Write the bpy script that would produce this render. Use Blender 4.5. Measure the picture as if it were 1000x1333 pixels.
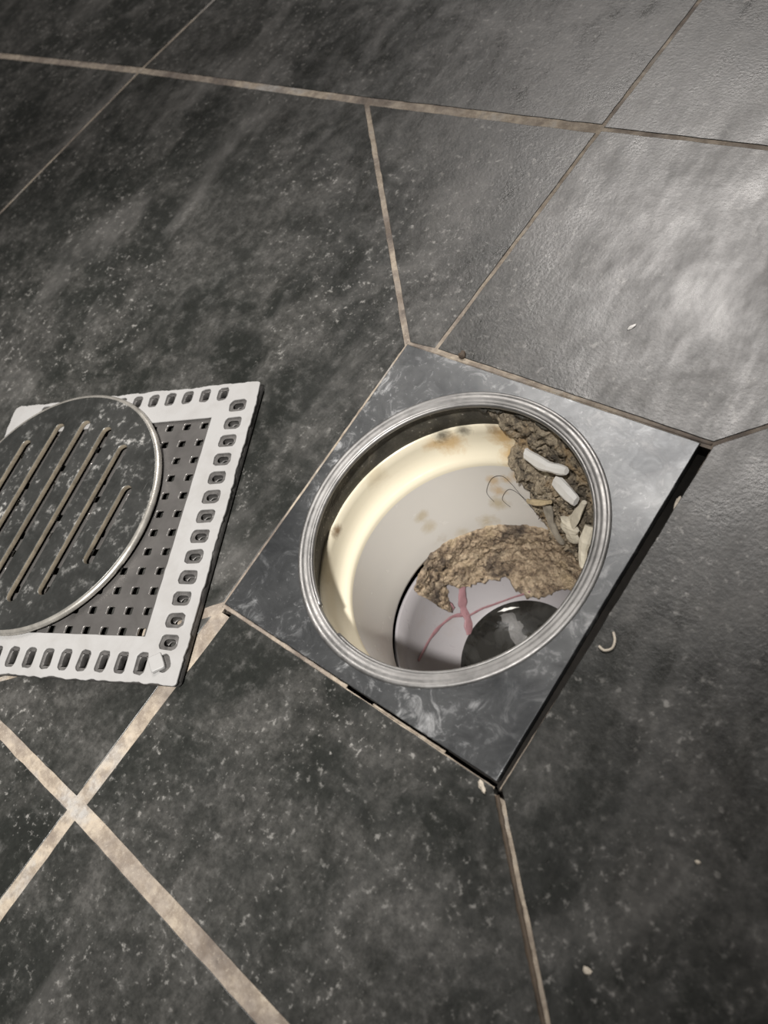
import bpy, bmesh, math, random
from mathutils import Vector, Matrix, noise
random.seed(7)
for o in list(bpy.data.objects): bpy.data.objects.remove(o)
SC = bpy.context.scene
COL = SC.collection
MM = 0.001

# ------------------------------------------------------------------ camera
cam_d = bpy.data.cameras.new('camera'); cam = bpy.data.objects.new('camera', cam_d); COL.objects.link(cam)
CAM = Vector((0.18572512, -0.084051, 0.30641271))
view = Vector((-0.56444517, 0.20646376, -0.79923361)); right = Vector((0.74254263, 0.54995079, -0.3823409)); down = Vector((0.36059962, -0.80927551, -0.46372521))
m3 = Matrix((right, -down, -view)).transposed()
cam.matrix_world = Matrix.Translation(CAM) @ m3.to_4x4()
cam_d.sensor_fit = 'AUTO'; cam_d.sensor_width = 36.0
cam_d.lens = 1145.84 / 1333.0 * 36.0
cam_d.clip_start = 0.01; cam_d.clip_end = 50
cam_d.dof.use_dof = True; cam_d.dof.focus_distance = 0.40; cam_d.dof.aperture_fstop = 12.0
SC.camera = cam

# ------------------------------------------------------------------ light
W = bpy.data.worlds.new('world'); SC.world = W; W.use_nodes = True
W.node_tree.nodes['Background'].inputs[0].default_value = (1.0, 0.97, 0.92, 1)
W.node_tree.nodes['Background'].inputs[1].default_value = 0.03
def area(name, loc, target, size, power, color):
    d = bpy.data.lights.new(name, 'AREA'); d.shape = 'SQUARE'; d.size = size; d.energy = power; d.color = color
    o = bpy.data.objects.new(name, d); COL.objects.link(o); o.location = loc
    o.rotation_euler = (Vector(target) - Vector(loc)).to_track_quat('-Z', 'Y').to_euler(); return o
area('ceiling_lamp_panel', (-0.95, 1.82, 2.35), (0, 0, 0), 1.15, 72, (1.0, 0.945, 0.90))
def pool_spot(name, loc, target, angle, power, radius, color):
    d = bpy.data.lights.new(name, 'SPOT'); d.energy = power; d.spot_size = math.radians(angle); d.spot_blend = 1.0; d.shadow_soft_size = radius; d.color = color
    o = bpy.data.objects.new(name, d); COL.objects.link(o); o.location = loc
    o.rotation_euler = (Vector(target) - Vector(loc)).to_track_quat('-Z', 'Y').to_euler(); return o
pool_spot('added_pool_spot', (0.80, -0.60, 2.35), (-0.175, -0.095, 0), 14.2, 540, 0.06, (1.0, 0.965, 0.925))  # added narrow spot; the dim edge of its pool stands in for a shadow
SC.view_settings.view_transform = 'Standard'; SC.view_settings.look = 'None'
SC.view_settings.gamma = 1.0; SC.view_settings.use_curve_mapping = False
SC.view_settings.exposure = 0.0

# ------------------------------------------------------------------ helpers
def tag(o, label=None, cat=None, group=None, kind=None):
    if label: o['label'] = label
    if cat: o['category'] = cat
    if group: o['group'] = group
    if kind: o['kind'] = kind
    return o
def empty(name, loc=(0, 0, 0), rz=0.0):
    o = bpy.data.objects.new(name, None); COL.objects.link(o); o.location = loc; o.rotation_euler = (0, 0, rz); o.empty_display_size = 0.02
    return o
def link(name, me, mats, parent=None, loc=(0, 0, 0), smooth=False):
    o = bpy.data.objects.new(name, me); COL.objects.link(o); o.location = loc
    if not isinstance(mats, (list, tuple)): mats = [mats]
    me.materials.clear()
    for m in mats: me.materials.append(m)
    if smooth:
        for f in me.polygons: f.use_smooth = True
    if parent: o.parent = parent
    return o
def plate_mesh(loops, z0, z1, bevel=0.0, bres=1):
    """solid plate: first loop outline, the others holes; mm in, mesh in metres"""
    cu = bpy.data.curves.new('c', 'CURVE'); cu.dimensions = '2D'; cu.fill_mode = 'BOTH'
    h = (z1 - z0) / 2 * MM; b = bevel * MM
    cu.extrude = h - b; cu.bevel_depth = b; cu.bevel_resolution = bres; cu.offset = -b
    for lp in loops:
        s = cu.splines.new('POLY'); s.points.add(len(lp) - 1)
        for p, (x, y) in zip(s.points, lp): p.co = (x * MM, y * MM, 0, 1)
        s.use_cyclic_u = True
    o = bpy.data.objects.new('c', cu); COL.objects.link(o)
    me = bpy.data.meshes.new_from_object(o.evaluated_get(bpy.context.evaluated_depsgraph_get()))
    bpy.data.objects.remove(o); bpy.data.curves.remove(cu)
    me.transform(Matrix.Translation((0, 0, (z0 + z1) / 2 * MM)))
    return me
def area2(p): return sum(p[i][0] * p[(i + 1) % len(p)][1] - p[(i + 1) % len(p)][0] * p[i][1] for i in range(len(p))) / 2
def inset(poly, gaps):
    """move every edge of a convex polygon inwards by half of its joint width"""
    if area2(poly) < 0:
        poly = poly[::-1]; n = len(poly); gaps = [gaps[(n - 2 - i) % n] for i in range(n)]
    n = len(poly); L = []
    for i in range(n):
        a = Vector(poly[i]); b = Vector(poly[(i + 1) % n]); d = (b - a).normalized(); nn = Vector((-d.y, d.x))
        L.append((a + nn * gaps[i] / 2, d))
    out = []
    for i in range(n):
        (p, d), (q, e) = L[i - 1], L[i]
        den = d.x * e.y - d.y * e.x
        if abs(den) < 0.03: out.append((q.x, q.y)); continue
        t = ((q.x - p.x) * e.y - (q.y - p.y) * e.x) / den
        v = p + d * t; out.append((v.x, v.y))
    return out
def ragged(loop, step, amp, seed=0.0, freq=0.25):
    out = []; n = len(loop)
    for i in range(n):
        a = Vector(loop[i]); b = Vector(loop[(i + 1) % n]); k = max(1, int((b - a).length / step)); d = (b - a).normalized(); nn = Vector((-d.y, d.x))
        for j in range(k):
            p = a.lerp(b, j / k)
            w = noise.noise(Vector((p.x * freq, p.y * freq, seed))) * amp + noise.noise(Vector((p.x * freq * 4, p.y * freq * 4, seed + 5))) * amp * .5
            out.append((p.x + nn.x * w, p.y + nn.y * w))
    return out
def rrect(cx, cy, w, h, r, n=3, rot=0.0, jit=0.0):
    pts = []
    for k, (sx, sy) in enumerate(((1, 1), (-1, 1), (-1, -1), (1, -1))):
        for i in range(n + 1):
            a = math.radians(90 * k + 90 * i / n)
            pts.append((sx * (w / 2 - r) + r * math.cos(a), sy * (h / 2 - r) + r * math.sin(a)))
    c, s = math.cos(rot), math.sin(rot)
    return [(cx + x * c - y * s + random.uniform(-jit, jit), cy + x * s + y * c + random.uniform(-jit, jit)) for x, y in pts]
def circle(cx, cy, r, n): return [(cx + r * math.cos(2 * math.pi * i / n), cy + r * math.sin(2 * math.pi * i / n)) for i in range(n)]
def lathe_mesh(prof, n=128, a0=0.0, a1=360.0, closed=False, wob=None):
    """prof: (z, r, cx, cy) in mm"""
    full = abs(a1 - a0) >= 360; bm = bmesh.new(); rows = []
    for (z, r, cx, cy) in prof:
        row = []
        for i in range(n if full else n + 1):
            a = math.radians(a0 + (a1 - a0) * i / n)
            rr = r + (wob(a, z) if wob else 0)
            row.append(bm.verts.new(((cx + rr * math.cos(a)) * MM, (cy + rr * math.sin(a)) * MM, z * MM)))
        rows.append(row)
    pairs = list(zip(rows[:-1], rows[1:])) + ([(rows[-1], rows[0])] if closed else [])
    for A, B in pairs:
        m = len(A)
        for i in range(m if full else m - 1):
            j = (i + 1) % m; bm.faces.new((A[i], A[j], B[j], B[i]))
    if closed and not full:
        bm.faces.new([r[0] for r in rows]); bm.faces.new([r[-1] for r in rows][::-1])
    bmesh.ops.recalc_face_normals(bm, faces=bm.faces)
    me = bpy.data.meshes.new('lathe'); bm.to_mesh(me); bm.free(); return me
def tube_mesh(pts, rad, sides=6, flat=1.0, normal=None):
    """swept tube through world points (mm); rad number or list"""
    bm = bmesh.new(); rows = []; n = len(pts); P = [Vector(p) for p in pts]
    for i, p in enumerate(P):
        t = (P[min(i + 1, n - 1)] - P[max(i - 1, 0)]).normalized()
        up = Vector(normal[i]) if normal else Vector((0, 0, 1))
        s = t.cross(up)
        if s.length < 1e-4: s = t.cross(Vector((1, 0, 0)))
        s.normalize(); u = s.cross(t).normalized(); r = rad[i] if isinstance(rad, (list, tuple)) else rad
        rows.append([bm.verts.new((p + (s * math.cos(a) + u * math.sin(a) * flat) * r) * MM) for a in (2 * math.pi * k / sides for k in range(sides))])
    for A, B in zip(rows[:-1], rows[1:]):
        for k in range(sides): bm.faces.new((A[k], A[(k + 1) % sides], B[(k + 1) % sides], B[k]))
    bm.faces.new(rows[0][::-1]); bm.faces.new(rows[-1])
    bmesh.ops.recalc_face_normals(bm, faces=bm.faces)
    me = bpy.data.meshes.new('tube'); bm.to_mesh(me); bm.free(); return me
def smoothcurve(P, k=6):
    P = [Vector(p) for p in P]; out = []
    for i in range(len(P) - 1):
        p0 = P[max(i - 1, 0)]; p1 = P[i]; p2 = P[i + 1]; p3 = P[min(i + 2, len(P) - 1)]
        for j in range(k):
            t = j / k
            out.append(0.5 * ((2 * p1) + (p2 - p0) * t + (2 * p0 - 5 * p1 + 4 * p2 - p3) * t * t + (3 * p1 - p0 - 3 * p2 + p3) * t ** 3))
    out.append(P[-1]); return out

# ------------------------------------------------------------------ materials
class NT:
    def __init__(s, name):
        s.m = bpy.data.materials.new(name); s.m.use_nodes = True; s.t = s.m.node_tree; s.n = s.t.nodes
        s.b = s.n['Principled BSDF']; s.tc = s.n.new('ShaderNodeTexCoord'); s.co = s.tc.outputs['Object']
    def l(s, a, b): s.t.links.new(a, b)
    def offset_random(s, k=50.0):
        oi = s.n.new('ShaderNodeObjectInfo'); mu = s.n.new('ShaderNodeVectorMath'); mu.operation = 'SCALE'
        cb = s.n.new('ShaderNodeCombineXYZ')
        for i in range(3): s.l(oi.outputs['Random'], cb.inputs[i])
        s.l(cb.outputs[0], mu.inputs[0]); mu.inputs['Scale'].default_value = k
        ad = s.n.new('ShaderNodeVectorMath'); ad.operation = 'ADD'; s.l(s.co, ad.inputs[0]); s.l(mu.outputs[0], ad.inputs[1]); s.co = ad.outputs[0]; return s
    def mapping(s, scale=(1, 1, 1), rot=(0, 0, 0)):
        mp = s.n.new('ShaderNodeMapping'); s.l(s.co, mp.inputs[0]); mp.inputs['Scale'].default_value = scale; mp.inputs['Rotation'].default_value = rot; return mp.outputs[0]
    def noise(s, scale, detail=4, rough=.55, dist=0, co=None):
        n = s.n.new('ShaderNodeTexNoise'); s.l(co or s.co, n.inputs['Vector']); n.inputs['Scale'].default_value = scale; n.inputs['Detail'].default_value = detail
        n.inputs['Roughness'].default_value = rough; n.inputs['Distortion'].default_value = dist; return n.outputs['Fac']
    def voro(s, scale, co=None):
        n = s.n.new('ShaderNodeTexVoronoi'); s.l(co or s.co, n.inputs['Vector']); n.inputs['Scale'].default_value = scale; return n.outputs['Distance']
    def ramp(s, fac, stops, interp='LINEAR'):
        r = s.n.new('ShaderNodeValToRGB'); s.l(fac, r.inputs[0]); e = r.color_ramp; e.interpolation = interp
        while len(e.elements) < len(stops): e.elements.new(0.5)
        for el, (p, c) in zip(e.elements, stops):
            el.position = p; el.color = (c, c, c, 1) if isinstance(c, (int, float)) else (*c, 1)
        return r.outputs[0]
    def mix(s, fac, a, b, mode='MIX'):
        n = s.n.new('ShaderNodeMix'); n.data_type = 'RGBA'; n.blend_type = mode
        for sock, v in ((n.inputs[0], fac), (n.inputs[6], a), (n.inputs[7], b)):
            if hasattr(v, 'links'): s.l(v, sock)
            elif isinstance(v, (int, float)): sock.default_value = v if sock is n.inputs[0] else (v, v, v, 1)
            else: sock.default_value = (*v, 1)
        return n.outputs[2]
    def math(s, op, a, b=0.0):
        n = s.n.new('ShaderNodeMath'); n.operation = op; n.use_clamp = False
        for i, v in enumerate((a, b)):
            if hasattr(v, 'links'): s.l(v, n.inputs[i])
            else: n.inputs[i].default_value = v
        return n.outputs[0]
    def set(s, **k):
        for key, v in k.items():
            i = s.b.inputs[key.replace('_', ' ')]
            if hasattr(v, 'links'): s.l(v, i)
            elif isinstance(v, tuple): i.default_value = (*v, 1)
            else: i.default_value = v
        return s
    def bump(s, h, strength=.3, dist=.001):
        b = s.n.new('ShaderNodeBump'); s.l(h, b.inputs['Height']); b.inputs['Strength'].default_value = strength; b.inputs['Distance'].default_value = dist
        s.l(b.outputs[0], s.b.inputs['Normal']); return s

def mat_tile():
    s = NT('slate_tile').offset_random(7.0)
    big = s.noise(7, 5, .6, .5); mid = s.noise(30, 7, .66, .5); mid2 = s.noise(150, 6, .68, .1); fine = s.noise(420, 5, .7)
    base = s.ramp(big, [(.30, (.0135, .0148, .0130)), (.50, (.026, .0272, .0248)), (.72, (.060, .0585, .055))])
    base = s.mix(s.ramp(mid, [(.44, 0.0), (.72, .65)]), base, (.105, .101, .094))
    base = s.mix(s.ramp(mid2, [(.36, .5), (.54, 0.0)]), base, (.011, .0118, .0108))
    base = s.mix(s.ramp(mid2, [(.53, 0.0), (.70, .5)]), base, (.105, .103, .098))
    base = s.mix(s.ramp(fine, [(.38, .45), (.55, 0.0)]), base, (.011, .0118, .0108))
    # limescale specks gathered in loose fields
    field = s.ramp(s.noise(15, 4, .6, .3), [(.42, .06), (.62, 1.0)])
    sp = s.ramp(s.noise(300, 4, .62, .05), [(.60, 0.0), (.70, 1.0)])
    sp2 = s.ramp(s.voro(300), [(.05, 1.0), (.15, 0.0)])
    speck = s.math('MULTIPLY', s.math('MAXIMUM', sp, s.math('MULTIPLY', sp2, .5)), field)
    col = s.mix(s.math('MULTIPLY', speck, .55), base, (.36, .35, .33))
    # dried soap smears running one way
    sm = s.ramp(s.noise(13, 6, .62, .5, co=s.mapping((1.0, .4, 1), (0, 0, .75))), [(.55, 0.0), (.74, .34)])
    col = s.mix(sm, col, (.26, .25, .24))
    s.set(Base_Color=col, Roughness=s.ramp(s.math('ADD', s.math('MULTIPLY', mid, .5), s.math('MULTIPLY', s.noise(90, 5, .65, .2, co=s.mapping((1.0, .3, 1), (0, 0, .9))), .5)), [(.36, .22), (.62, .44)]), Specular_IOR_Level=.5)
    s.bump(s.noise(620, 4, .6, 0), .16, .0006); return s.m
def mat_grout():
    s = NT('old_grout'); a = s.noise(15, 5, .68, .3); b = s.noise(130, 6, .72); c = s.noise(700, 4, .7)
    col = s.ramp(a, [(.38, (.11, .092, .08)), (.46, (.25, .215, .18)), (.55, (.38, .325, .255)), (.64, (.33, .318, .30))])
    col = s.mix(s.ramp(b, [(.40, .65), (.58, 0.0)]), col, (.14, .11, .085))
    col = s.mix(s.ramp(c, [(.58, 0.0), (.72, .5)]), col, (.48, .43, .35))
    s.set(Base_Color=col, Roughness=.85).bump(c, .5, .0008); return s.m
def mat_plate():
    s = NT('stained_steel'); a = s.noise(16, 5, .6, .6); b = s.noise(85, 7, .7, 1.0); c = s.noise(420, 4, .65, .5)
    col = s.ramp(a, [(.35, (.075, .079, .083)), (.6, (.15, .155, .158)), (.75, (.20, .205, .207))])
    m = s.math('MULTIPLY', s.ramp(b, [(.54, 0.0), (.68, 1.0)]), s.ramp(a, [(.40, .15), (.60, 1.0)]))
    m = s.math('MAXIMUM', m, s.math('MULTIPLY', s.ramp(c, [(.60, 0.0), (.72, .8)]), s.ramp(a, [(.40, .1), (.60, .9)])))
    col = s.mix(s.math('MULTIPLY', m, .75), col, (.46, .465, .47))
    s.set(Base_Color=col, Metallic=s.ramp(m, [(0, .8), (1, .15)]), Roughness=s.ramp(b, [(.3, .30), (.7, .46)])); s.bump(b, .1, .0006); return s.m
def mat_ring():
    s = NT('ring_steel'); a = s.noise(40, 5, .6, .6); b = s.noise(350, 4, .6)
    col = s.ramp(a, [(.35, (.20, .197, .193)), (.65, (.36, .354, .345))])
    s.set(Base_Color=col, Metallic=.9, Roughness=s.ramp(b, [(.3, .42), (.7, .58)])).bump(b, .15, .0004); return s.m
def mat_band():
    s = NT('grimy_band'); a = s.noise(55, 6, .7, .8); b = s.noise(260, 5, .7)
    col = s.ramp(a, [(.35, (.028, .027, .023)), (.55, (.075, .07, .058)), (.75, (.18, .165, .13))])
    col = s.mix(s.math('MULTIPLY', s.ramp(s.voro(420), [(.10, 1.0), (.24, 0.0)]), s.ramp(a, [(.46, 0.0), (.60, .7)])), col, (.50, .48, .43))
    s.set(Base_Color=col, Metallic=.2, Roughness=.5).bump(b, .6, .001); return s.m
def mat_pvc(name, c, stain, amount, rough=.22, spots=()):
    """glossy plastic; spots: (point in mm, radius in mm, colour, strength) of stains that have dried on at that place"""
    s = NT(name); a = s.noise(30, 5, .62, .8); b = s.noise(110, 5, .65, .6); f = s.noise(18, 3, .5); e = s.noise(190, 6, .7, .4)
    col = s.mix(s.ramp(f, [(.3, 0.0), (.75, .35)]), c, tuple(x * .86 for x in c))
    m = s.math('MULTIPLY', s.ramp(a, [(.60, 0.0), (.74, 1.0)]), s.ramp(b, [(.42, 0.0), (.62, 1.0)]))
    col = s.mix(s.math('MULTIPLY', m, amount), col, stain)
    for p, rad, sc, k in spots:
        d = s.n.new('ShaderNodeVectorMath'); d.operation = 'DISTANCE'; s.l(s.co, d.inputs[0]); d.inputs[1].default_value = tuple(x * MM for x in p)
        q = s.math('DIVIDE', d.outputs['Value'], rad * MM)
        q = s.math('ADD', s.math('MULTIPLY', q, .55), s.math('MULTIPLY', s.math('ADD', s.math('MULTIPLY', b, .6), s.math('MULTIPLY', e, .4)), .9))
        col = s.mix(s.math('MULTIPLY', s.ramp(q, [(.52, 1.0), (.80, 0.0)]), k), col, sc)
    s.set(Base_Color=col, Roughness=s.ramp(b, [(.3, rough), (.8, rough + .18)]), Specular_IOR_Level=.5).bump(f, .05, .002); return s.m
_W = [(-4, 65, 0, 0), (-18, 65, .8, -2.5), (-28, 63.6, .6, -3), (-33, 61.2, .4, -3.5), (-38, 57.6, .2, -4.2), (-60, 55.6, 0, -6.2), (-88, 53.5, 0, -9)]
def spot(th, z, rad, col, k=.8):
    for u, v in zip(_W[:-1], _W[1:]):
        if z >= v[0]:
            t = (u[0] - z) / (u[0] - v[0]); rr, px, py = (u[i] + (v[i] - u[i]) * t for i in (1, 2, 3)); break
    return ((px + rr * math.cos(math.radians(th)), py + rr * math.sin(math.radians(th)), z), rad, col, k)
ORANGE, PALE, SMUDGE, BROWN = (.55, .36, .15), (.50, .42, .28), (.09, .08, .06), (.20, .13, .07)
SP1 = [spot(129, -26, 13.5, ORANGE, .75), spot(137, -23, 9, ORANGE, .6), spot(105, -25, 13.5, ORANGE, .85), spot(102, -34, 12, ORANGE, .9), spot(131, -19.5, 9, SMUDGE, .85), spot(122, -19.5, 7.5, SMUDGE, .8), spot(109, -19.5, 7.5, BROWN, .6), spot(193.5, -21.5, 6.75, BROWN, .9), spot(165, -20, 13.5, PALE, .5), spot(215, -20, 13.5, PALE, .4)]
SP2 = [spot(113.5, -50, 7.5, ORANGE, .6), spot(113, -58, 8.25, ORANGE, .6), spot(115, -68, 10.5, PALE, .8), spot(106.5, -49, 6, ORANGE, .6), spot(156.5, -58, 7.5, PALE, .7), spot(155, -68, 9, PALE, .6), spot(100, -45, 7.5, ORANGE, .7), spot(125, -82, 10.5, PALE, .7), spot(140, -84, 7.5, PALE, .5)]
def mat_sludge(name, hue=0):
    s = NT(name); z = s.noise(55, 4, .55, .5); a = s.noise(110, 6, .72, .8); b = s.noise(380, 6, .72, .3); c = s.noise(1000, 3, .6)
    pal = [[(.35, (.022, .018, .016)), (.42, (.18, .135, .096)), (.49, (.46, .35, .24)), (.60, (.74, .60, .43))],
           [(.35, (.030, .027, .023)), (.43, (.19, .16, .122)), (.51, (.44, .365, .265)), (.62, (.68, .58, .43))]][hue]
    col = s.ramp(s.math('ADD', s.math('MULTIPLY', a, .55), s.math('MULTIPLY', b, .45)), pal)
    col = s.mix(s.ramp(z, [(.36, .7), (.47, 0.0)]), col, [(.055, .046, .042), (.12, .105, .085)][hue])
    col = s.mix(s.ramp(z, [(.55, 0.0), (.68, .6)]), col, [(.66, .52, .33), (.56, .37, .18)][hue])
    pit = s.ramp(s.voro(150), [(.08, .8), (.22, 0.0)])
    col = s.mix(s.math('MULTIPLY', pit, s.ramp(a, [(.5, 1.0), (.6, 0.0)])), col, (.018, .015, .013))
    s.set(Base_Color=col, Roughness=.5, Specular_IOR_Level=.4).bump(s.math('ADD', b, s.math('MULTIPLY', c, .4)), 1.0, .0025); return s.m
def mat_plain(name, c, rough=.5, metal=0.0, var=.15, scale=80, bump=.2):
    s = NT(name); a = s.noise(scale, 5, .65, .5)
    s.set(Base_Color=s.mix(s.ramp(a, [(.35, 0.0), (.7, 1.0)]), c, tuple(x * (1 - var * 2) for x in c)), Roughness=rough, Metallic=metal).bump(a, bump, .0008); return s.m
def mat_cover():
    s = NT('scuffed_cover_metal'); a = s.noise(28, 5, .65, .8); b = s.noise(190, 5, .65, .1); sc = s.noise(70, 3, .5, .3, co=s.mapping((1, 25, 1), (0, 0, 1.0)))
    col = s.ramp(a, [(.35, (.08, .083, .079)), (.65, (.15, .152, .146))])
    m = s.math('MULTIPLY', s.ramp(b, [(.55, 0.0), (.68, 1.0)]), s.ramp(a, [(.42, .1), (.60, 1.0)]))
    m = s.math('MAXIMUM', m, s.ramp(sc, [(.70, 0.0), (.78, .4)]))
    col = s.mix(s.math('MULTIPLY', m, .7), col, (.45, .44, .42))
    s.set(Base_Color=col, Metallic=s.ramp(m, [(0, .8), (1, .1)]), Roughness=s.ramp(b, [(.3, .28), (.7, .45)])).bump(b, .15, .0005); return s.m
def mat_white():
    s = NT('white_coating'); a = s.noise(60, 5, .65, .5); b = s.noise(500, 3, .6)
    col = s.mix(s.ramp(a, [(.45, 0.0), (.8, .6)]), (.31, .307, .302), (.235, .226, .215))
    s.set(Base_Color=col, Roughness=.5).bump(b, .15, .0003); return s.m
def mat_water():
    s = NT('murky_water'); a = s.noise(70, 4, .6, 1.2)
    s.set(Base_Color=s.ramp(a, [(.45, (.012, .012, .011)), (.75, (.035, .035, .033))]), Roughness=.06, Specular_IOR_Level=.5).bump(a, .15, .001); return s.m
M = dict(tile=mat_tile(), grout=mat_grout(), plate=mat_plate(), ring=mat_ring(), band=mat_band(),
    cream=mat_pvc('cream_plastic', (.76, .70, .55), (.42, .26, .11), .5, .12, SP1), pipe=mat_pvc('grey_white_plastic', (.70, .675, .63), (.40, .30, .17), .4, .14, SP2),
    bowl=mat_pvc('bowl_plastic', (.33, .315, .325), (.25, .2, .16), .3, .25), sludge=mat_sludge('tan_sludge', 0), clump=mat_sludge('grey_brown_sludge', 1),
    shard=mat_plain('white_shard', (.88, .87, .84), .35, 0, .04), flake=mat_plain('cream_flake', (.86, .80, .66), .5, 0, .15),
    pink=mat_plain('pink_slime', (.36, .20, .215), .35, 0, .2, 120), water=mat_water(), cover=mat_cover(), coat=mat_white(),
    tan=mat_plain('tan_deposit', (.34, .29, .215), .7, 0, .25, 160), rim=mat_plain('bright_rim', (.46, .44, .40), .33, .6, .2, 120),
    darkmetal=mat_plain('dark_metal', (.13, .125, .12), .5, .3, .3, 200), screen=mat_plain('grey_screen_metal', (.15, .143, .137), .38, .5, .15, 60, .1),
    dirt=mat_plain('brown_dirt', (.10, .075, .055), .8, 0, .3, 200), crumb=mat_plain('pale_crumb', (.60, .54, .45), .8, 0, .2, 300), hair=mat_plain('hair', (.03, .022, .018), .4, 0, .1),
    sheen_patch=mat_plain('painted_sheen', (.17, .168, .165), .2, 0, .35, 90, .4), lit_edge=mat_plain('painted_lit_edge', (.42, .40, .38), .3, .7, .1), browngrout=mat_plain('brown_grout', (.085, .062, .042), .7, 0, .3, 150), straw=mat_plain('tan_straw', (.60, .49, .31), .6, 0, .2, 200), strip=mat_plain('grey_strip', (.46, .42, .35), .5, 0, .25, 120), under=mat_plain('dark_subfloor', (.03, .026, .022), .9, 0, .3, 100))

# ------------------------------------------------------------------ floor
BED = -0.25
bed_loop = [(-1260, -990), (1160, -990), (1160, 1030), (-1260, 1030)]
hole = [(-73.2, -79.0), (80.6, -79.0), (80.6, 74.0), (-73.2, 74.0)]
floor = link('floor', plate_mesh([bed_loop, hole], -40, BED), M['grout'])
tag(floor, kind='structure')
def tile(poly, gaps):
    pts = inset(poly, gaps)
    c = (sum(p[0] for p in pts) / len(pts), sum(p[1] for p in pts) / len(pts))
    lp = ragged([(x - c[0], y - c[1]) for x, y in pts], 6, .35, c[0])
    return link('tile', plate_mesh([lp], -8, 0, .3), M['tile'], floor, (c[0] * MM, c[1] * MM, 0))
A0, P2, P3, X1 = (-75.6, 76.2), (-213, 221.5), (-53, 223.5), (-447, 222)
tile([(-850, 214), X1, (-370, 620), (-850, 620)], [6, 2.2, 4, 4])
tile([X1, P2, P3, (-30, 620), (-370, 620)], [5.5, 6, 2.2, 4, 2.2])
tile([P3, (32, 225.2), (232, 229), (347, 230), (347, 620), (-30, 620)], [2.6, 2.6, 3, 4, 4, 2.2])
tile([(-850, 214), X1, (-500, -179), (-900, -179)], [6, 2.2, 4, 4])
tile([X1, P2, A0, (-75.6, -75.5), (-179, -179.5), (-500, -179)], [5.5, 3.0, .6, 1.6, 6, 2.2])
tile([(-73, -78), (-179, -179.8), (-76.6, -179.8)], [1.6, 6, 7.5])
tile([P2, P3, (-59, 77.6), A0], [6, 2.0, 1.5, 3.0])
tile([P3, (32, 225.2), (232, 229), (79.5, 76.6), (-59, 77.6)], [2.6, 2.6, 1.6, 1.4, 2.0])
tile([(79.6, 76.6), (232, 229), (347, 230), (347, -189), (187, -188), (77, -77.5)], [1.6, 3, 4, 4, 2.6, .4])
tile([(-71.5, -76.7), (76.2, -77.2), (187, -188), (-76.6, -180.2)], [.3, 2.6, 7.5, 7])
tile([(-76.6, -180.2), (187, -188), (324, -191), (324, -580), (-88, -580)], [8, 5, 4, 4, 7])
tile([(-76.6, -180.2), (-88, -580), (-500, -580), (-500, -179), (-179, -179.5)], [7, 4, 4, 6.5, 6.5])
tile([(347, 230), (750, 230), (750, 620), (347, 620)], [4] * 4)
tile([(347, 230), (750, 230), (750, -189), (347, -189)], [4] * 4)
tile([(324, -191), (750, -189), (750, -580), (324, -580)], [4] * 4)
tile([(-900, -179), (-500, -179), (-500, -580), (-900, -580)], [4] * 4)
xs = [-1250, -850, -450, -50, 350, 750, 1150]; ys = [-980, -580, -180, 220, 620, 1020]
for i in range(6):
    for j in range(5):
        if 1 <= i <= 4 and 1 <= j <= 3: continue
        x0, x1, y0, y1 = xs[i], xs[i + 1], ys[j], ys[j + 1]
        if i == 0 and j in (1, 2): x1 = -902
        tile([(x0, y0), (x1, y0), (x1, y1), (x0, y1)], [4] * 4)

# grout still left in the joint round the steel plate
def joint(pts, w, z, seed, mat='grout'):
    P = smoothcurve([(x, y, z) for x, y in pts], 14); rad = [w * (.75 + .7 * abs(noise.noise(Vector((p.x * .3, p.y * .3, seed))))) for p in P]
    link('grout_line', tube_mesh(P, rad, 7, .6), M[mat], floor, smooth=True)
joint([(-75.4, 76), (-75.4, 40), (-75.4, 0), (-75.4, -40), (-75.2, -76)], .75, -.35, 1)
joint([(-76, 76.3), (-40, 76.2), (0, 76.3), (40, 76.3), (79, 76.2)], .95, -.35, 2)
joint([(-75, -76.1), (-50, -76.1), (-20, -76.2), (2, -76.3)], 1.15, -.5, 3)
joint([(2, -77.0), (20, -77.1), (50, -77.2), (75, -77.4)], .5, -.5, 4)
joint([(16, -76.2), (30, -76.3), (52, -76.4)], .6, -1.0, 6)
joint([(77.3, -79.0), (95, -97), (120, -122), (150, -152), (186, -187.5)], 1.05, -.25, 8, 'browngrout')  # darker brown grout along the diagonal joint
joint([(77, -77), (78, -40), (79, 0), (79.6, 40), (80, 75)], .35, -.5, 5)
# ------------------------------------------------------------------ floor drain
drain = tag(empty('floor_drain', (0, 0, -0.155)), 'open square steel floor drain with round cream plastic pipe, its cover removed', 'drain')
def dpart(name, me, mat, smooth=True, parent=None):
    o = link(name, me, mat, parent or drain, smooth=smooth)
    if not parent: o.matrix_parent_inverse = Matrix.Translation((0, 0, 0.155))
    return o
pl = [(-74.4, -75.2), (74.6, -75.0), (75.0, 75.0), (-74.6, 75.2)]
plate = dpart('plate', plate_mesh([ragged(pl, 5, .12, 3.0), circle(0, 0, 66.8, 128)], -3.0, .4, .35, 2), M['plate'], False)
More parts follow.
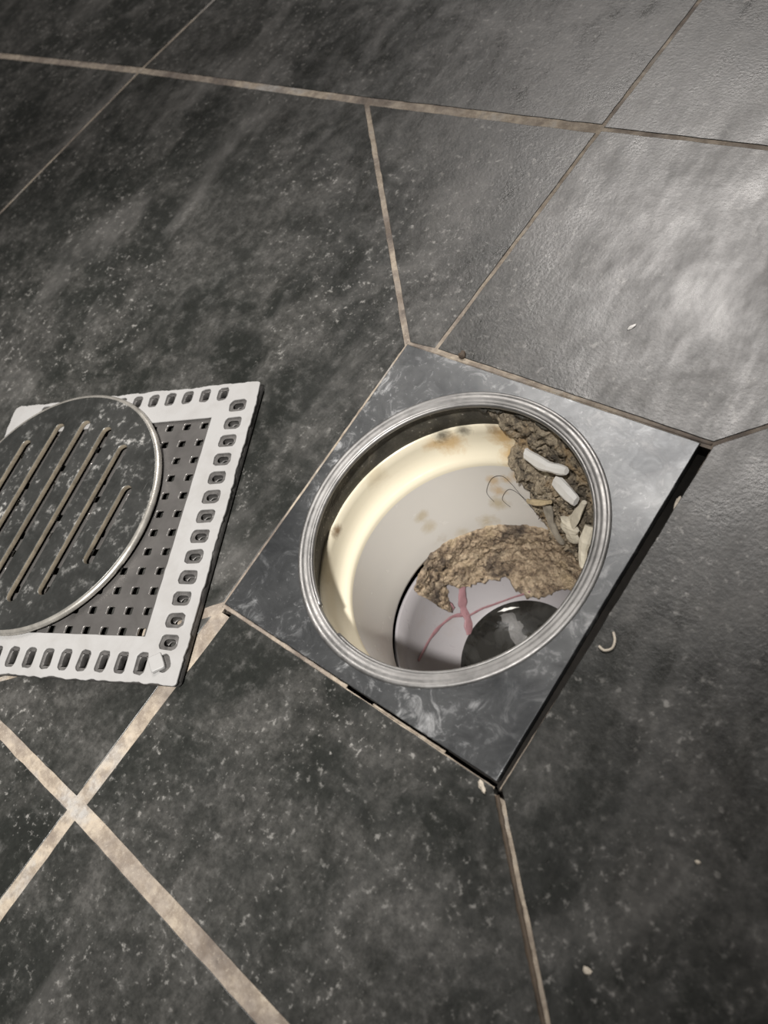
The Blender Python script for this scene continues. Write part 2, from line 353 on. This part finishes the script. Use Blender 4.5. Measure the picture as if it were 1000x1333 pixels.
# collar: rounded outer lip, two turned grooves, inner step
ringp = [(-2.5, 68.6), (.1, 68.7), (.9, 68.3), (1.25, 67.6), (1.22, 67.0), (1.02, 66.7), (1.0, 66.2), (1.1, 65.7), (1.1, 64.9), (.85, 64.5), (.8, 63.8), (.8, 63.2), (.6, 62.6), (0, 62.3), (-1.6, 62.2), (-2.4, 62.5), (-2.6, 64.5), (-2.6, 66.5)]
dpart('collar_ring', lathe_mesh([(z, r, 0, 0) for z, r in ringp], 160, closed=True), M['ring'])
lip = [(.55, 62.8), (.8, 62.2), (.55, 61.5), (-.4, 61.2), (-1.4, 61.4), (-1.5, 62.6)]
dpart('inner_lip', lathe_mesh([(z, r, 0, 0) for z, r in lip], 150, -104, 240, closed=True), M['ring'])
dpart('grimy_band', lathe_mesh([(-2.6, 64.3, 0, 0), (-4, 65.2, 0, 0), (-10, 65.6, .4, -1.2), (-18.5, 65.8, .8, -2.5), (-19, 70, .8, -2.5), (-2.6, 70, 0, 0)], 128, closed=True, wob=lambda a, z: .35 * noise.noise(Vector((6 * math.cos(a), 6 * math.sin(a), z * .2)))), M['band'])
collar = [(-19, 68.0, .8, -2.5), (-17.8, 67.2, .8, -2.5), (-17.4, 65.8, .8, -2.5), (-18.2, 64.9, .8, -2.5), (-23, 64.6, .7, -2.7), (-28, 63.9, .6, -3), (-31.5, 62.9, .5, -3.3), (-33.8, 61.4, .4, -3.6), (-35.2, 59.6, .3, -3.9), (-36.2, 58.2, .25, -4.1), (-37.6, 57.6, .2, -4.2), (-39, 57.4, .2, -4.3)]
dpart('socket_collar', lathe_mesh(collar, 128), M['cream'])
tub = [(-39, 57.4, .2, -4.3), (-45, 56.9, .1, -4.8), (-60, 55.6, 0, -6.2), (-75, 54.5, 0, -7.7), (-86, 53.6, 0, -8.8), (-87.6, 53.7, 0, -9), (-88.3, 54.6, 0, -9), (-87.5, 56.3, 0, -9), (-60, 58.5, 0, -6.2), (-39, 60.5, 0, -4.3)]
dpart('pipe_wall', lathe_mesh(tub, 128), M['pipe'])
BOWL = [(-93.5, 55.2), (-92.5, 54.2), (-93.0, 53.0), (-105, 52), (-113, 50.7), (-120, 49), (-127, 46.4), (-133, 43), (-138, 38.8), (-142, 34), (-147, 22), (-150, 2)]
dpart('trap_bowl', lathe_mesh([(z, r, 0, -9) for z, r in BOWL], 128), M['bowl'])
dpart('outer_pipe', lathe_mesh([(-40, 66, 0, -6), (-100, 64, 0, -9), (-150, 62, 0, -9), (-153, 2, 0, -9)], 96), M['under'])
dpart('flange', plate_mesh([[(-76, -82), (83, -82), (83, 77), (-76, 77)], circle(0, 0, 69.5, 96)], -12, -7.5, .5), M['under'], False)
dpart('trap_water', plate_mesh([circle(0, -9, 34.6, 96)], -142.4, -141.6), M['water'], False)
sheen_patch = ragged([(-25, 7), (-19, 11.5), (-12, 10), (-8, 5), (-2, 3), (1, -3), (-4, -6), (-9, -3), (-14, 0), (-17, 5), (-21, 4)], 1.2, 1.6, 6.0, .25)  # grey film shaped as a reflection on the water, painted in as colour
dpart('painted_glint', plate_mesh([sheen_patch], -141.7, -141.45, .1), M['sheen_patch'], False)
dpart('painted_glint', plate_mesh([ragged([(-27, 8.0), (-24.6, 11.6), (-21.5, 14.2), (-17, 16.4), (-20.5, 13.2), (-23.4, 10.4)], .7, .35, 3.0, .35)], -141.7, -141.2, .2), M['shard'], False)  # pale crescent added as a painted highlight on the water
# wall radius and centre at depth z, used to seat things against the drain's inside
WALL = [(-4, 65, 0, 0), (-18, 65, .8, -2.5), (-28, 63.6, .6, -3), (-33, 61.2, .4, -3.5), (-38, 57.6, .2, -4.2), (-60, 55.6, 0, -6.2), (-88, 53.5, 0, -9), (-95, 52.5, 0, -9), (-105, 52, 0, -9), (-120, 49, 0, -9), (-133, 43, 0, -9), (-142, 34, 0, -9), (-147, 22, 0, -9)]
def lerp_t(t, x, k=1):
    if x >= t[0][0]: return t[0][k]
    for a, b in zip(t[:-1], t[1:]):
        if x >= b[0]: return a[k] + (b[k] - a[k]) * (a[0] - x) / (a[0] - b[0])
    return t[-1][k]
def wall_pt(th, z, inward=0.0):
    r = lerp_t(WALL, z, 1) - inward; a = math.radians(th)
    return Vector((lerp_t(WALL, z, 2) + r * math.cos(a), lerp_t(WALL, z, 3) + r * math.sin(a), z))
# pink slime streaks lying on the bowl
def streak(pts, w):
    P = smoothcurve([wall_pt(t, z, .1) for t, z in pts], 8)
    N = [Vector((-p.x, -p.y - 9, 14)).normalized() for p in P]
    rad = [w * (.55 + .6 * abs(noise.noise(p * .18))) for p in P]
    dpart('slime_streak', tube_mesh(P, rad, 8, .14, N), M['pink'])
streak([(158, -122), (163, -127), (169, -133.5), (173, -137.5), (182, -142)], 3.8)
streak([(175, -107), (175, -114), (175, -120), (175, -129)], 3.2)
streak([(171, -136), (177, -132.5), (182, -130), (192, -126.5), (203, -123), (220, -115)], 1.5)
streak([(170, -137), (158, -138.5), (150, -139.5), (135, -140), (120, -139), (95, -133.5), (80, -128)], 1.3)

# ------------------------------------------------------------------ debris in the drain
def ipl(tab, x):
    if x <= tab[0][0]: return tab[0][1]
    for (a, u), (b, v) in zip(tab[:-1], tab[1:]):
        if x <= b: return u + (v - u) * (x - a) / (b - a)
    return tab[-1][1]
def crust(name, th0, th1, top, bot, nth, nz, thick, mat, seed, rough=1.0, left=None):
    """lumpy sheet of dirt seated on the drain wall, th in degrees, thick in mm"""
    bm = bmesh.new(); rows = []; back = []
    for i in range(nth + 1):
        u = i / nth; th = th0 + (th1 - th0) * u; rowf = []; rowb = []
        zt, zb = ipl(top, th), ipl(bot, th)
        for j in range(nz + 1):
            v = j / nz; z = zt + (zb - zt) * v; t2 = th
            if left: t2 = min(th, 999) if not left else th0 + (ipl(left, -z) - th0) * u
            q = Vector((math.radians(t2) * 55 * .16, z * .16, seed))
            edge = min(1.0, min(u, 1 - u) * nth / 5.0, min(v, 1 - v) * nz / 3.5)
            n = .55 + .75 * noise.fractal(q, 1.0, 2.1, 5) + .35 * abs(noise.noise(q * 2.7)) + .38 * noise.noise(q * 6) - .5 * max(0, .25 - abs(noise.noise(q * 1.6 + Vector((3, 3, 3))))) * 4 * .5 + .2 * noise.noise(q * 13)
            jz = noise.noise(q * 2.3 + Vector((9, 0, 0))) * 2.0 * (v if v > .5 else (1 - v))
            jt = noise.noise(q * 2.3 + Vector((0, 9, 0))) * 1.2
            h = max(.15, n * thick * rough) * math.sqrt(max(0, edge)) + .12
            rowf.append(bm.verts.new(wall_pt(t2 + jt, z + jz, h) * MM)); rowb.append(bm.verts.new(wall_pt(t2 + jt, z + jz, -.3) * MM))
        rows.append(rowf); back.append(rowb)
    for G, fl in ((rows, False), (back, True)):
        for i in range(nth):
            for j in range(nz):
                f = (G[i][j], G[i + 1][j], G[i + 1][j + 1], G[i][j + 1]); bm.faces.new(f[::-1] if fl else f)
    for i in range(nth):
        for j in (0, nz): bm.faces.new((rows[i][j], rows[i + 1][j], back[i + 1][j], back[i][j]))
    for j in range(nz):
        for i in (0, nth): bm.faces.new((rows[i][j], rows[i][j + 1], back[i][j + 1], back[i][j]))
    bmesh.ops.recalc_face_normals(bm, faces=bm.faces)
    me = bpy.data.meshes.new(name); bm.to_mesh(me); bm.free()
    return link(name, me, mat, smooth=True)
top = [(40, -78), (48, -75), (58, -75), (75, -78.5), (91, -83), (105, -85), (119, -86), (134, -86.5), (146, -86), (161, -85), (173, -90), (184, -94)]
bot = [(40, -98), (48, -106), (60, -117), (75, -127), (93, -136), (105, -140), (117, -140), (125, -137), (129, -130), (140, -128.5), (153, -125.5), (162, -122), (166, -114), (170, -121), (174, -126), (177, -130), (179, -126), (181, -112), (184, -99)]
o = crust('sludge_crust', 42, 183, top, bot, 190, 60, 2.6, M['sludge'], 1.7)
tag(o, 'crumbly tan and black sludge crust along the far lower rim of the drain pipe', 'sludge')
top2 = [(28, -30), (40, -22), (55, -12), (75, -7), (95, -6), (112, -7)]; bot2 = [(28, -60), (40, -75), (60, -82), (112, -88)]
left = [(6, 112), (16, 103), (26, 99), (35, 104), (42, 101), (54, 95.5), (69, 94), (81, 88), (88, 87)]
o = crust('sludge_clump', 30, 104, top2, bot2, 110, 110, 4.2, M['clump'], 8.3, left=left)
tag(o, 'grey brown sludge clump caked up the right inside wall of the drain pipe', 'sludge')
top3 = [(55, -2.8), (135, -2.8)]; bot3 = [(55, -5), (70, -9), (90, -8.5), (110, -6), (135, -3.6)]
o = crust('grime_ridge', 56, 134, top3, bot3, 150, 12, 2.6, M['band'], 4.4)
tag(o, 'black gritty grime stuck under the far edge of the steel ring', 'grime')
def shard(name, th_a, z_a, th_b, z_b, inward, w, t, bend, mat, label, cat, n=10, taper=.7, seed=0):
    a = wall_pt(th_a, z_a, inward); b = wall_pt(th_b, z_b, inward); bm = bmesh.new(); rows = []
    d = (b - a).normalized(); mid = (a + b) / 2; inn = (Vector((-mid.x, -mid.y - 4, 0)).normalized() * .75 + Vector((0, 0, .66))); s = d.cross(inn).normalized(); inn = s.cross(d).normalized()
    for i in range(n + 1):
        u = i / n; p = a.lerp(b, u) + s * bend * math.sin(math.pi * u) + inn * 1.0 * math.sin(math.pi * u)
        ww = w * (1 - (1 - taper) * u) * (.55 + .45 * math.sin(math.pi * min(1, max(.0, .2 + u * .7)))) * (1 + .4 * noise.noise(Vector((u * 4, seed, 1))))
        row = []
        for k in range(7):
            an = 2 * math.pi * (k + .3 * noise.noise(Vector((k * 3.1, u * 2, seed)))) / 7
            row.append(bm.verts.new((p + s * math.cos(an) * ww / 2 + inn * math.sin(an) * t / 2 * (1 + .3 * noise.noise(Vector((u * 6, k, seed))))) * MM))
        rows.append(row)
    for A, B in zip(rows[:-1], rows[1:]):
        for k in range(7): bm.faces.new((A[k], A[(k + 1) % 7], B[(k + 1) % 7], B[k]))
    bm.faces.new(rows[0][::-1]); bm.faces.new(rows[-1]); bmesh.ops.recalc_face_normals(bm, faces=bm.faces)
    me = bpy.data.meshes.new(name); bm.to_mesh(me); bm.free()
    return tag(link(name, me, mat, smooth=False), label, cat)
shard('plastic_shard', 92, -25, 67, -18.5, 6, 7.4, 3.0, 1.0, M['shard'], 'longer white shard stuck in the sludge, upper of the two white shards', 'shard', seed=1)
shard('plastic_shard', 74, -30, 58, -29, 7, 8.2, 3.0, -.6, M['shard'], 'shorter white shard stuck in the sludge below the longer one', 'shard', seed=2, taper=.9)
shard('cream_flake', 57, -42, 51, -21, 6.5, 9.0, 2.4, 1.5, M['flake'], 'crumpled cream flake with an upright spike beside the shorter white shard', 'flake', seed=3, taper=.35)
shard('cream_flake', 58.5, -38, 51, -47.5, 7, 12.5, 3.2, -1.0, M['flake'], 'rounded cream flake hanging lowest in the sludge clump', 'flake', seed=4, taper=.8)
shard('cream_flake', 44, -29, 30, -39, 6, 10, 2.6, 1.0, M['flake'], 'cream flake tucked against the right edge of the steel ring', 'flake', seed=5, taper=.6)
shard('straw_piece', 93, -54, 76, -44, 5.5, 3.4, 2.0, .3, M['straw'], 'thin tan straw piece lying across the middle of the sludge clump', 'straw', seed=6, taper=.9)
shard('plastic_strip', 80, -50, 74, -76, 5.0, 6.5, 2.0, .8, M['strip'], 'grey beige strip hanging down the sludge clump below the straw piece', 'strip', seed=7, taper=.8)
def strand(pts, r, label, name='hair_strand', mat='hair', cat='hair'):
    P = smoothcurve(pts, 8); return tag(link(name, tube_mesh(P, r, 5), M[mat], smooth=True), label, cat)
strand([wall_pt(t, z, .5) for t, z in [(117, -66), (119, -58), (114, -48), (108, -46), (104, -52), (100, -60), (93, -66)]], .11, 'dark hair curled on the pipe wall left of the sludge clump')
strand([wall_pt(t, z, .5) for t, z in [(109, -70), (112, -64), (107, -56), (102, -58), (97, -66), (92, -74)]], .11, 'dark hair loop lower on the pipe wall above the sludge crust')

# ------------------------------------------------------------------ perforated square frame lying on the tiles
WU, WV = 168.0, 158.6
ang = math.atan2(-.437, -.8995)
ca, sa = math.cos(ang), math.sin(ang)
TR = (-134.9, 27.4)
ctr = (TR[0] + (WU / 2) * ca - (WV / 2) * sa, TR[1] + (WU / 2) * sa + (WV / 2) * ca)
frame = tag(empty('drain_frame', (ctr[0] * MM, ctr[1] * MM, 0), ang), 'white square drain frame edged with slots around a grey perforated screen, lying on the tiles', 'drain frame')
def loc(u, v): return (u - WU / 2, v - WV / 2)
def slots(grow, jit):
    S = []
    for k in range(13):
        v = 14.2 + 10.45 * k
        S.append(rrect(*loc(10.2, v), 9.2 + grow, 6.2 + grow, 2.2, 3, random.uniform(-.05, .05) if jit else 0, jit))
    for k in range(12):
        u = 22.0 + 11.1 * k
        if u > WU - 18: continue
        S.append(rrect(*loc(u, WV - 8.8), 5.6 + grow, 9.4 + grow, 2.0, 3, random.uniform(-.06, .06) if jit else 0, jit))
        S.append(rrect(*loc(u - .4, 6.0), 5.6 + grow, 7.2 + grow, 2.0, 3, 0, jit))
    return S
inner = [loc(24, 20), loc(WU - 11, 20), loc(WU - 11, 137.5), loc(24, 137.5)]
outer = rrect(0, 0, WU - .8, WV - .8, 2.5, 4)
notch = rrect(*loc(9.5, WV - 9.5), 6, 8.5, 2.5, 3, .5, .15)
link('frame_plate', plate_mesh([outer, inner] + slots(-1.9, 0), 1.2, 5.0, .4), M['darkmetal'], frame)
innerw = [loc(24.2, 20.2), loc(WU - 11.2, 20.2), loc(WU - 11.2, 137.3), loc(24.2, 137.3)]
link('white_layer', plate_mesh([ragged(rrect(0, 0, WU, WV, 2.2, 4), 1.5, .9, 2.2, .22), ragged(innerw, 4, .2, 7), notch] + slots(.8, .22), 5.0, 6.0, .25), M['coat'], frame)
H = [rrect(*loc(28.6 + 10.85 * i, 23.6 + 10.1 * j), 4.2, 3.8, .5, 1) for i in range(12) for j in range(12) if 28.6 + 10.85 * i < WU - 14]
scr = link('perforated_screen', plate_mesh([[loc(23, 19), loc(WU - 10, 19), loc(WU - 10, 138.5), loc(23, 138.5)]] + H, 3.0, 4.4, .35), [M['screen'], M['lit_edge']], frame)
for f in scr.data.polygons:
    if abs(f.normal.z) < .9: f.material_index = 1  # hole walls painted lighter, as if catching light
ct = link('corner_tab', plate_mesh([ragged(rrect(0, 0, 6.4, 8.2, .8, 3), 1.2, .3, 4)], 0, 2.2, .4), M['coat'], frame, ((13.0 - WU / 2) * MM, (WV - 9.0 - WV / 2) * MM, 5.3 * MM))
ct.rotation_euler = (0.06, -0.16, 0.62)
for (u, v) in ((4, 4), (WU - 4, 4), (4, WV - 4), (WU - 4, WV - 4)):
    link('foot', plate_mesh([circle(*loc(u, v), 2.4, 14)], 0, 1.4, .2), M['darkmetal'], frame)

# ------------------------------------------------------------------ round slotted cover on top of the frame
cover = tag(empty('slotted_cover', (-.2055, -.0843, .0061), math.atan2(-100, 21.5)), 'round dark metal drain cover with parallel slots, resting on the white square frame', 'drain cover')
SL = []
for off in (-57.5, -40.5, -22.6, -4.8, 12.8, 30.6, 48.2):
    hl = math.sqrt(max(0, 53 ** 2 - off ** 2)) if abs(off) < 52 else 0
    if hl < 8: continue
    SL.append(rrect(0, off, 2 * hl, 6.4, 3.1, 5))
me = plate_mesh([circle(0, 0, 68.4, 160)] + SL, 0, 2.9, .45, 2)
o = link('cover_disc', me, [M['cover'], M['tan'], M['rim']], cover)
for f in me.polygons:
    r = math.hypot(f.center.x, f.center.y) / MM
    if abs(f.normal.z) < .6: f.material_index = 1 if r < 60 else 2
link('rim_band', lathe_mesh([(0, 67.5, 0, 0), (0, 70.0, 0, 0), (.5, 70.5, 0, 0), (1.6, 70.5, 0, 0), (2.5, 69.7, 0, 0), (2.9, 68.5, 0, 0), (2.7, 67.9, 0, 0)], 160, closed=True), M['rim'], cover, smooth=True)

# ------------------------------------------------------------------ crumbs
def crumb(name, x, y, sx, sy, sz, mat, label, cat, seed, z=0.0, rz=0.0):
    bm = bmesh.new(); bmesh.ops.create_icosphere(bm, subdivisions=3, radius=1.0)
    for v in bm.verts:
        k = 1 + .45 * noise.noise(v.co * 1.3 + Vector((seed, 0, 0))) + .2 * noise.noise(v.co * 3.5 + Vector((0, seed, 0)))
        v.co = Vector((v.co.x * sx * k, v.co.y * sy * k, max(0.0, (v.co.z + .55) * sz * k))) * MM
    me = bpy.data.meshes.new(name); bm.to_mesh(me); bm.free()
    o = link(name, me, mat, None, (x * MM, y * MM, z * MM), True); o.rotation_euler.z = rz; return tag(o, label, cat)
crumb('grout_crumb', 71.0, -79.2, 2.6, 1.0, 1.0, M['crumb'], 'pale grout crumb at the bottom corner of the steel plate', 'crumb', 1, 0, -.6)
crumb('dirt_lump', -43.5, 78.6, 1.8, 1.7, 1.6, M['dirt'], 'brown dirt lump on the joint along the top edge of the steel plate', 'dirt', 2)
crumb('grout_crumb', 79.8, 47.0, 1.5, 5.0, 1.6, M['crumb'], 'pale crumb wedged in the gap at the right edge of the steel plate', 'crumb', 3, -3.2, .2)
crumb('scale_chip', 22.5, 117.0, 2.0, .9, .25, M['shard'], 'white scale chip on the bright tile above the steel plate', 'chip', 4, 0, 1.0)
crumb('scale_chip', 143.0, -62.0, .8, .6, .25, M['crumb'], 'tiny pale chip on the dark tile at lower right', 'chip', 5)
crumb('scale_chip', 130.0, -108.0, 1.3, 1.0, .2, M['crumb'], 'faint pale chip near the bottom edge beside the slanted joint', 'chip', 6)
strand([(83.5, -8, .5), (85.5, -10.5, .6), (86, -13.5, .5), (84, -15.5, .5), (81.5, -15, .5)], .55, 'pale curled fibre on the tile at the right edge of the steel plate', 'curled_fibre', 'crumb', 'fibre')
